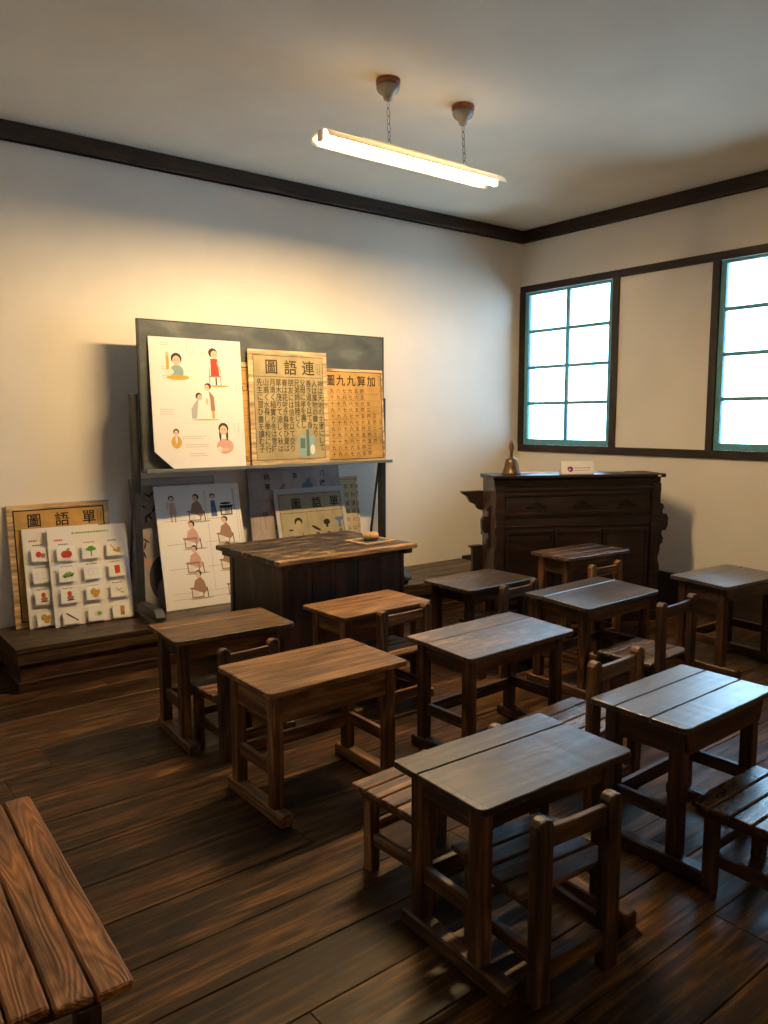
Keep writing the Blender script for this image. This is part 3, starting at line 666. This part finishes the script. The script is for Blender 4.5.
# ------------------------------------------------------------------ reed organ across the corner
P0 = Vector((4.0, 3.83, 0)); P1 = Vector((5.125, 3.235, 0)); ang = math.atan2(P1.y - P0.y, P1.x - P0.x); OL = (P1 - P0).length
t = thing('reed_organ', 'big dark brown reed organ standing across the corner below the window, back panel outwards', 'organ', ((P0 + P1) / 2), ang)
oh, od, L2 = 1.10, .30, OL / 2
b = MB(); b.box(-L2 + .03, L2 - .03, .02, od - .02, .06, oh - .03); b.done('case', organ_m, t)
b = MB()
b.prism([(-.015, oh - .028), (-.022, oh - .02), (-.022, oh - .004), (-.016, oh), (od, oh), (od + .01, oh - .01), (od, oh - .03), (.02, oh - .03)], 'x', -L2 - .02, L2 + .02)
b.done('top_board', organ_m, t, bevel=.002)
b = MB(); b.box(-L2 + .005, L2 - .005, .004, .02, oh - .065, oh - .031); b.box(-L2 + .03, L2 - .03, .008, .02, oh - .112, oh - .095); b.box(-L2 + .05, L2 - .05, .010, .02, oh - .30, oh - .285); b.box(-L2 + .05, L2 - .05, .012, .02, oh - .375, oh - .365)
b.done('moulding', organ_m, t, bevel=.003)
for sx in (-1, 1):
    b = MB(); pr = []
    for k in range(41):
        z = oh - .07 - (oh - .15) * k / 40; pr.append((.026 + .008 * math.sin(k * 1.0) * (1 if 6 < k < 30 else .2), z))
    pts = [(sx * (L2 - .03 + a_), z_) for a_, z_ in pr] + [(sx * (L2 - .07), pr[-1][1]), (sx * (L2 - .07), pr[0][1])]
    b.prism(pts, 'y', -.002, .02); b.done('pilaster', organ_m, t)
    b = MB(); b.box(min(sx * (L2 - .03), sx * L2), max(sx * (L2 - .03), sx * L2), .02, od, .06, oh - .031); b.done('side_board', wood('organ_side', (.03, .015, .010), (.065, .035, .024), (.12, .07, .045), 'Z', (.3, .5)), t, bevel=.003)
def frame_panel(x0, x1, z0, z1):
    b = MB(); f = .022
    b.box(x0, x1, .006, .02, z0, z0 + f); b.box(x0, x1, .006, .02, z1 - f, z1); b.box(x0, x0 + f, .006, .02, z0 + f, z1 - f); b.box(x1 - f, x1, .006, .02, z0 + f, z1 - f)
    b.box(x0 + f, x1 - f, .015, .02, z0 + f, z1 - f)
    b.done('framed_panel', organ_m, t, bevel=.003)
frame_panel(-L2 + .08, L2 - .08, oh - .285, oh - .125)
for k in range(3):
    wx = (OL - .16) / 3; x0 = -L2 + .08 + k * wx; frame_panel(x0 + .006, x0 + wx - .006, .16, oh - .40)
for u in (.245, .52, .79):
    cx = -L2 + OL * u; cz = oh - .215
    b = MB(); pts = [(-.085, -.018), (-.07, -.002), (-.045, .0), (-.03, .018), (-.012, .022), (0, .034), (.012, .022), (.03, .018), (.045, 0), (.07, -.002), (.085, -.018), (.05, -.022), (0, -.014), (-.05, -.022)]
    b.prism([(cx + a_, cz + c_) for a_, c_ in pts], 'y', .002, .016); b.done('carved_ornament', flat('organ_dark_carving', (.006, .004, .004), .5, .3), t, bevel=.003)
b = MB(); b.box(-L2 - .008, L2 + .008, -.006, od, 0, .075); b.box(-L2 + .02, L2 - .02, .006, .02, .075, .12); b.done('plinth', organ_m, t, bevel=.006)
def scroll(sx, prof, y0, y1, nm):
    b = MB(); b.prism([(sx * (L2 + a_), z_) for a_, z_ in prof], 'y', y0, y1); b.done(nm, organ_m, t, bevel=.003)
scr = [(-.002, .88), (.018, .875), (.03, .85), (.016, .825), (.02, .80), (.05, .80), (.065, .77), (.062, .71), (.045, .675), (.02, .68), (.014, .65), (.03, .62), (.024, .585), (-.002, .56)]
for sx, yy in ((-1, .10), (1, .0)): scroll(sx, scr, yy, yy + .05, 'scroll_bracket')
scroll(-1, [(-.002, .97), (.165, .965), (.15, .945), (.115, .925), (.09, .88), (.05, .865), (.03, .83), (-.002, .82)], .30, .36, 'lamp_shelf')
scroll(-1, [(-.002, .56), (.09, .555), (.10, .545), (.075, .535), (.07, .42), (.075, .30), (.04, .24), (-.002, .22)], .30, .35, 'scroll_bracket')
b = MB(); b.box(-L2 + .03, L2 - .03, od + .0005, od + .14, .62, .70); b.done('keyboard_shelf', organ_m, t, bevel=.004)
b = MB(); b.box(L2 - .045, L2 - .02, -.0245, -.0225, oh - .022, oh - .008); o = b.done('number_tag', card_m, t); o['label'] = 'tiny white tag'
def on_organ(u, v, z=oh): return Matrix.Translation(t.location) @ Matrix.Rotation(ang, 4, 'Z') @ Vector((-L2 + OL * u, v, z))
top = on_organ
# paper strip lying on the top
b = MB(); b.box(-.42, .42, -.05, .05, 0, .003); o = b.done('paper_strip', flat('grey_paper', (.55, .54, .52), .6)); o.location = top(.52, .25, oh + .0005); o.rotation_euler = (0, 0, ang)
tag(o, 'long thin pale paper strip lying flat on the dark organ top', 'paper')
# hand bell
p = top(.125, .13, oh + .001)
t2 = thing('hand_bell', 'aged bronze hand bell with turned wooden handle standing on the organ', 'bell', p)
b = MB(); b.lathe([(.068, 0), (.070, .004), (.066, .012), (.058, .03), (.051, .055), (.047, .085), (.043, .102), (.034, .113), (.016, .118), (.012, .128)], seg=32); b.done('bell_body', bronze_m, t2)
b = MB(); b.lathe([(.009, .127), (.012, .135), (.010, .145), (.013, .165), (.018, .19), (.019, .21), (.015, .232), (.008, .245), (.003, .249)], seg=20); b.done('handle', wood('bell_handle', (.10, .035, .015), (.18, .07, .03), (.26, .11, .05), 'Z', (.3, .5)), t2)
# folded sign card
p = top(.505, .085, oh + .001)
t3 = thing('sign_card', 'small folded white sign card with round purple emblem standing on the organ', 'sign', p, ang + .02)
b = MB(); hw, hh = .125, .090
b.prism([(-.028, 0), (-.024, 0), (.0, hh - .002), (.024, 0), (.028, 0), (.0015, hh + .002), (-.0015, hh + .002)], 'x', -hw, hw); b.done('folded_card', card_m, t3)
b = MB(); an = math.atan2(.028, hh)
def onface(x, z, k): return (x, -.028 + z * .028 / hh - .0012 * k, z)
def fpoly(pts, k, mi): b._add([onface(x_, z_, k) for x_, z_ in pts], [tuple(range(len(pts)))], mi)
circ = lambda cx, cz, r: [(cx + r * math.cos(a_), cz + r * math.sin(a_)) for a_ in [2 * math.pi * k / 24 for k in range(24)]]
fpoly(circ(-.058, .036, .022), 1, 0); fpoly(circ(-.053, .038, .016), 1.6, 1); fpoly(circ(-.064, .032, .006), 2.2, 2)
q = random.Random(3)
for zc, x1_, mi in ((.043, .10, 0), (.026, .09, 3)):
    x_ = -.028
    while x_ < x1_:
        l = q.uniform(.004, .009); fpoly([(x_, zc - .0025), (x_ + l, zc - .0025), (x_ + l, zc + .0025), (x_, zc + .0025)], 1, mi); x_ += l + .0022
b.done('printed_emblem', [flat('print_crimson', (.45, .04, .12), .6), flat('print_purple', (.16, .06, .32), .6), card_m, grey_ink], t3, recalc=False)

# ------------------------------------------------------------------ fluorescent lamp
LZ = 2.83
t = thing('fluorescent_lamp', 'long glowing fluorescent lamp hanging on two chains from the ceiling', 'ceiling lamp', (2.755, 3.24, LZ), .0)
b = MB(); hl = .60
out_ = [(-.082, -.014), (-.062, .016), (-.031, .034), (.031, .034), (.062, .016), (.082, -.014)]
for a_, c_ in zip(out_[:-1], out_[1:]): b._add([(-hl, *a_), (hl, *a_), (hl, *c_), (-hl, *c_)], [(0, 1, 2, 3)], 0, True)
bmesh.ops.remove_doubles(b.bm, verts=b.bm.verts, dist=1e-5)
o = b.done('reflector', shade_m, t); sd = o.modifiers.new('solid', 'SOLIDIFY'); sd.thickness = .002
b = MB(); b.box(-hl + .25, hl - .25, -.014, .014, .037, .052); b.done('ballast_box', refl_m, t, bevel=.003)
b = MB(); b.tube([(-hl + .014, 0, 0), (hl - .014, 0, 0)], .0155, 16); b.done('tube', tube_m, t)
for s in (-1, 1):
    b = MB(); b.box(min(s * (hl - .013), s * (hl + .002)), max(s * (hl - .013), s * (hl + .002)), -.016, .016, -.018, .031); b.done('lamp_holder', refl_m, t)
for cxw, cyw in ((2.578, 3.252), (3.106, 3.259)):
    lx, ly = cxw - 2.755, cyw - 3.24
    zc = H - LZ
    b = MB(); b.lathe([(.058, zc - .026), (.062, zc - .021), (.062, zc - .0005)], (lx, ly, 0), 24); b.done('ceiling_block', rosew_m, t)
    b = MB(); b.lathe([(.010, zc - .102), (.022, zc - .096), (.026, zc - .078), (.034, zc - .070), (.050, zc - .058), (.058, zc - .044), (.059, zc - .034), (.056, zc - .0265)], (lx, ly, 0), 24); b.done('rosette', porc_m, t)
    b = MB(); zt, zb2 = zc - .098, .037; nl = 6; stp = (zt - zb2) / nl
    for k in range(nl):
        zc_ = zb2 + stp * (k + .5); a_ = (k % 2) * math.pi / 2; pts = []
        for j in range(12):
            th2 = 2 * math.pi * j / 12; rx_, rz_ = .009, stp * .56
            pts.append((lx * .999 + rx_ * math.cos(th2) * math.cos(a_), ly * (zc_ / zt) + rx_ * math.cos(th2) * math.sin(a_), zc_ + rz_ * math.sin(th2)))
        b.tube(pts, .0014, 6, close=True)
    b.done('chain', iron_m, t)

# ------------------------------------------------------------------ pupils' desks
def desk(label, cx, cy, w, d, h, rz, top='grey', fr=old, lid_split=1, strip=.095, apron=.085, taper=False, seed=0, box=False, ext=.055, slope=0.):
    t = thing('school_desk', label, 'desk', (cx, cy, 0), rz, "pupils' wooden desks in rows")
    rn = random.Random(seed); tm = top_m(top); tt = .022; zt = h - tt
    b = MB(); b.plank(-w / 2, w / 2, d / 2 - strip, d / 2, zt, h, 'x', .0010, .0028, (.001, .012), seed=seed); b.done('pen_strip', tm, t)
    fd = d - strip - .0025
    for k in range(lid_split):
        y0 = -d / 2 + fd * k / lid_split; y1 = -d / 2 + fd * (k + 1) / lid_split - (.0018 if k < lid_split - 1 else 0)
        b = MB(); b.plank(-w / 2, w / 2, y0, y1, zt, h, 'x', .0013 if k else .0018, .003, (.022 if k == 0 else .001, .001), seed=seed + 5 + k, seg=22); lo = b.done('lid_board', tm, t)
        if slope:       # the lid slopes a little towards the pupil, hinged at the pen strip
            hp = Vector((0, d / 2 - strip - .0025, h)); lo.rotation_euler = (slope, 0, 0); lo.location = hp - Matrix.Rotation(slope, 3, 'X') @ hp
    lg = .047; ix = w / 2 - .035; iy = d / 2 - .04; rt_ = .052
    for sx in (-1, 1):
        for sy in (-1, 1):
            x0 = sx * ix - (lg if sx > 0 else 0); y0 = sy * iy - (lg if sy > 0 else 0)
            dx = rn.uniform(-.003, .003)
            b = MB(); v = b.box(x0 + dx, x0 + lg + dx, y0, y0 + lg, rt_, zt - .0005)
            b.done('leg', fr('Z'), t, bevel=.004)
        xm = sx * (ix - lg / 2)
        b = MB(); b.plank(xm - .027, xm + .027, -d / 2 - ext, d / 2 + .0, 0, rt_, 'y', .0015, .006, seed=seed + 31 + sx); b.done('runner', fr('Y'), t)
        b = MB(); b.box(xm - .011, xm + .011, -iy + lg, iy - lg, .165, .215); b.done('side_stretcher', fr('Y'), t, bevel=.003)
        b = MB(); b.box(xm - .012, xm + .012, -iy + lg, iy - lg, zt - apron, zt - .001); b.done('side_apron', fr('Y'), t, bevel=.003)
    b = MB(); b.box(-ix + lg - .002, ix - lg + .002, iy - lg + .008, iy - lg + .028, .15, .205); b.done('cross_stretcher', fr('X'), t, bevel=.003)
    b = MB()
    if box:
        b.prism([(-w / 2 + .04, zt - .012), (-w / 2 + .06, zt - apron * .9), (w / 2 - .06, zt - apron * .9), (w / 2 - .04, zt - .012)], 'y', -iy - .014, -iy + .004)
    elif taper:
        b.prism([(-ix + .003, zt - .001), (-ix + .003, zt - apron * .55), (-ix + .09, zt - apron), (ix - .09, zt - apron), (ix - .003, zt - apron * .55), (ix - .003, zt - .001)], 'y', -iy - .014, -iy - .0005)
    else:
        b.box(-ix + lg - .001, ix - lg + .001, -iy + .006, -iy + .024, zt - apron, zt - .001)
    b.done('front_apron', fr('X'), t, bevel=.003)
    b = MB(); b.box(-ix + lg - .001, ix - lg + .001, iy - .026, iy - .008, zt - apron, zt - .001); b.done('back_apron', fr('X'), t, bevel=.003)
    b = MB(); b.box(-ix + lg, ix - lg, -iy + .026, iy - .03, zt - apron + .004, zt - apron + .014); b.done('book_shelf', fr('X'), t)
    return t
desk('front desk of the room with broad smooth grey-brown top, chair tucked under it', 1.648, 1.485, .618, .375, .52, -.03, 'grey', lid_split=1, strip=.11, apron=.07, seed=1)
desk('desk at right edge, glossy blue-grey top of three boards over a low front box', 2.515, 1.462, .605, .375, .52, .015, 'sheen', redold, lid_split=2, strip=.10, apron=.10, seed=2, box=True)
desk('honey-brown desk with light pen strip and a notched front edge, nearest the open floor', 1.660, 2.585, .65, .42, .52, .0, 'honey', honey, strip=.13, apron=.12, seed=3, ext=.012)
desk('dark desk with rough frayed front edge in middle of the room, right of honey-brown desk', 2.562, 2.462, .705, .41, .52, .03, 'worn', old, strip=.14, apron=.075, seed=4, slope=.045)
desk('desk with shiny pale blue-grey top behind the frayed-edge desk, chair drawn out before it', 3.643, 2.709, .70, .43, .525, .035, 'sheen', old, strip=.13, apron=.09, taper=True, seed=5, slope=.055)
desk('dark-topped desk by the window wall beyond the right-hand chairs, no chair at it', 4.56, 2.405, .62, .385, .55, -.05, 'sheen', redold, strip=.12, apron=.10, taper=True, seed=6, slope=.04)
desk('leftmost desk, brown rounded top, beside the left part of the platform', 1.649, 3.385, .60, .38, .52, -.06, 'brown', old, strip=.11, apron=.08, seed=7)
desk('orange-brown desk directly in front of the teacher desk', 2.459, 3.285, .60, .37, .52, .035, 'honey', honey, strip=.10, apron=.09, seed=8)
desk('low dark grey-topped desk just right of the teacher desk', 3.378, 3.352, .59, .40, .52, .03, 'grey', redold, strip=.12, apron=.07, taper=True, seed=9)
desk('tall desk with scraped pale streaks on its top, standing against the organ', 4.225, 3.25, .61, .34, .622, -.06, 'worn', old, strip=.10, apron=.10, lid_split=2, seed=10)

# ------------------------------------------------------------------ chairs
def chair(label, cx, cy, rz, hb=.51, hs=.30, w=.36, d=.32, fr=old, seat=None, slats=4, seed=0, flag=False):
    """cx, cy is the middle of the seat; the back is on the -y side"""
    t = thing('school_chair', label, 'chair', (cx, cy, 0), rz, 'small slatted wooden chairs')
    rn = random.Random(seed); pw, pd = .053, .036; xs = w / 2 - .045
    sm = seat or fr
    for sx in (-1, 1):
        b = MB(); x0 = sx * xs - pw / 2; tl = .0
        a = [(x0, 0), (x0 + pw, 0), (x0 + pw, hb - .018), (x0 + pw * .82, hb - .004), (x0 + pw * .5, hb), (x0 + pw * .18, hb - .004), (x0, hb - .018)]
        b.prism(a, 'y', -d / 2 - pd, -d / 2); b.done('back_post', fr('Z'), t, bevel=.004)
        b = MB(); b.box(sx * xs - .02, sx * xs + .02, d / 2 - .075, d / 2 - .035, 0, hs - .055); b.done('leg', fr('Z'), t, bevel=.004)
        b = MB(); b.prism([(-d / 2 + .0005, hs - .052), (-d / 2 + .0005, hs - .0185), (d / 2 - .006, hs - .0185), (d / 2 - .006, hs - .04), (d / 2 - .03, hs - .055)], 'x', sx * xs - .017, sx * xs + .017); b.done('seat_rail', fr('Y'), t, bevel=.003)
        b = MB(); b.box(sx * xs - .011, sx * xs + .011, -d / 2 + .0005, d / 2 - .0755, .095, .135); b.done('side_stretcher', fr('Y'), t, bevel=.003)
    b = MB(); b.prism([(-xs + pw / 2 - .002, hb - .085), (xs - pw / 2 + .002, hb - .085), (xs - pw / 2 + .002, hb - .028), (0, hb - .030), (-xs + pw / 2 - .002, hb - .028)], 'y', -d / 2 - .029, -d / 2 - .009); b.done('back_rail', fr('X'), t, bevel=.004)
    b = MB(); b.box(-xs + pw / 2 - .002, xs - pw / 2 + .002, -d / 2 - .028, -d / 2 - .008, .06, .115); b.done('back_stretcher', fr('X'), t, bevel=.003)
    b = MB(); b.box(-xs + .018, xs - .018, d / 2 - .064, d / 2 - .046, hs - .052, hs - .0185); b.done('front_rail', fr('X'), t, bevel=.003)
    b = MB(); b.box(-xs + .02, xs - .02, d / 2 - .064, d / 2 - .046, .13, .165); b.done('front_stretcher', fr('X'), t, bevel=.003)
    sw = (d - .004) / slats
    for k in range(slats):
        y0 = -d / 2 + .002 + k * sw
        b = MB(); b.plank(-w / 2, w / 2, y0 + .003, y0 + sw - .003, hs - .018, hs, 'x', .001, .0035, seed=seed * 7 + k, seg=8); b.done('seat_slat', sm('X'), t)
    return t
chair('nearest chair, knotty dark posts, pushed under the front desk', 1.592, 1.368, -.09, .507, .30, .345, .30, seed=11)
chair('orange-brown chair at the honey-brown desk, its seat showing left of the front desk', 1.645, 1.876, .05, .50, .30, .41, .30, fr=honey, seed=12)
chair('tan chair with pale back posts between the front desk and the frayed-edge desk', 2.50, 1.925, .05, .60, .29, .385, .32, fr=lambda a: honey(a) if a != 'X' else wood('worn_tan_wood', (.12, .075, .045), (.20, .13, .08), (.30, .21, .13), a, (.3, .5), stain=.3), seat=lambda a: wood('polished_seat', (.06, .035, .022), (.12, .07, .042), (.19, .12, .075), a, (.24, .38), spec=.7), seed=13)
chair('greyish chair with high back drawn up to the shiny blue-grey desk', 3.535, 2.30, .06, .60, .29, .395, .32, fr=redold, seat=lambda a: wood('polished_seat', (.06, .035, .022), (.12, .07, .042), (.19, .12, .075), a, (.24, .38), spec=.7), seed=14)
chair('dark brown chair pushed under the leftmost desk', 1.60, 3.195, .03, .51, .30, .34, .29, seed=15)
chair('orange-brown chair pushed under the desk in front of the teacher desk', 2.475, 3.165, .02, .55, .30, .38, .30, fr=honey, seed=16)
chair('grey-brown chair at the low grey-topped desk right of the teacher desk', 3.385, 3.215, .06, .55, .30, .37, .30, seed=17)
chair('brown chair at the tall scraped desk against the organ', 4.225, 3.212, -.02, .57, .30, .36, .29, fr=honey, seed=18)
chair('dark glossy chair cut off at the right edge, seat of five slats', 2.412, 1.080, .0, .52, .30, .41, .34, fr=redold, slats=5, seat=lambda a: wood('dark_polished_seat', (.045, .025, .015), (.09, .05, .03), (.15, .09, .055), a, (.22, .36), spec=.7), seed=19)

# ------------------------------------------------------------------ long bench in the left foreground
t = thing('slatted_bench', 'long orange-brown bench with deeply grained slats in the left foreground', 'bench', (.30, 1.86, 0), -.037)
bh = .42; ends = [(-.455, .475), (-.445, .47), (-.43, .46), (-.425, .465), (-.43, .46)]
for k in range(5):
    x1 = .195 - k * .0755; x0 = x1 - .0715
    b = MB(); b.plank(x0, x1, ends[k][0], ends[k][1], bh - .022, bh, 'y', .0012, .005, (.012 if k == 4 else .003, .012 if k == 0 else .003), seed=50 + k, seg=26)
    b.done('slat', bench_m, t)
for sx, xx in ((1, .125), (-1, -.115)):
    for yy in (-.36, .38):
        b = MB(); b.box(xx - .024, xx + .024, yy - .024, yy + .024, 0, bh - .075); b.done('leg', redold('Z'), t, bevel=.004)
for yy in (-.36, .38):
    b = MB(); b.box(-.175, .15, yy - .02, yy + .02, bh - .0745, bh - .0225); b.done('bearer', redold('X'), t, bevel=.004)
b = MB(); b.box(-.008, .018, -.34, .36, .12, .16); b.done('long_stretcher', redold('Y'), t, bevel=.003)
for yy in (-.36, .38):
    b = MB(); b.box(-.09, .10, yy - .012, yy + .012, .12, .16); b.done('end_stretcher', redold('X'), t, bevel=.003)
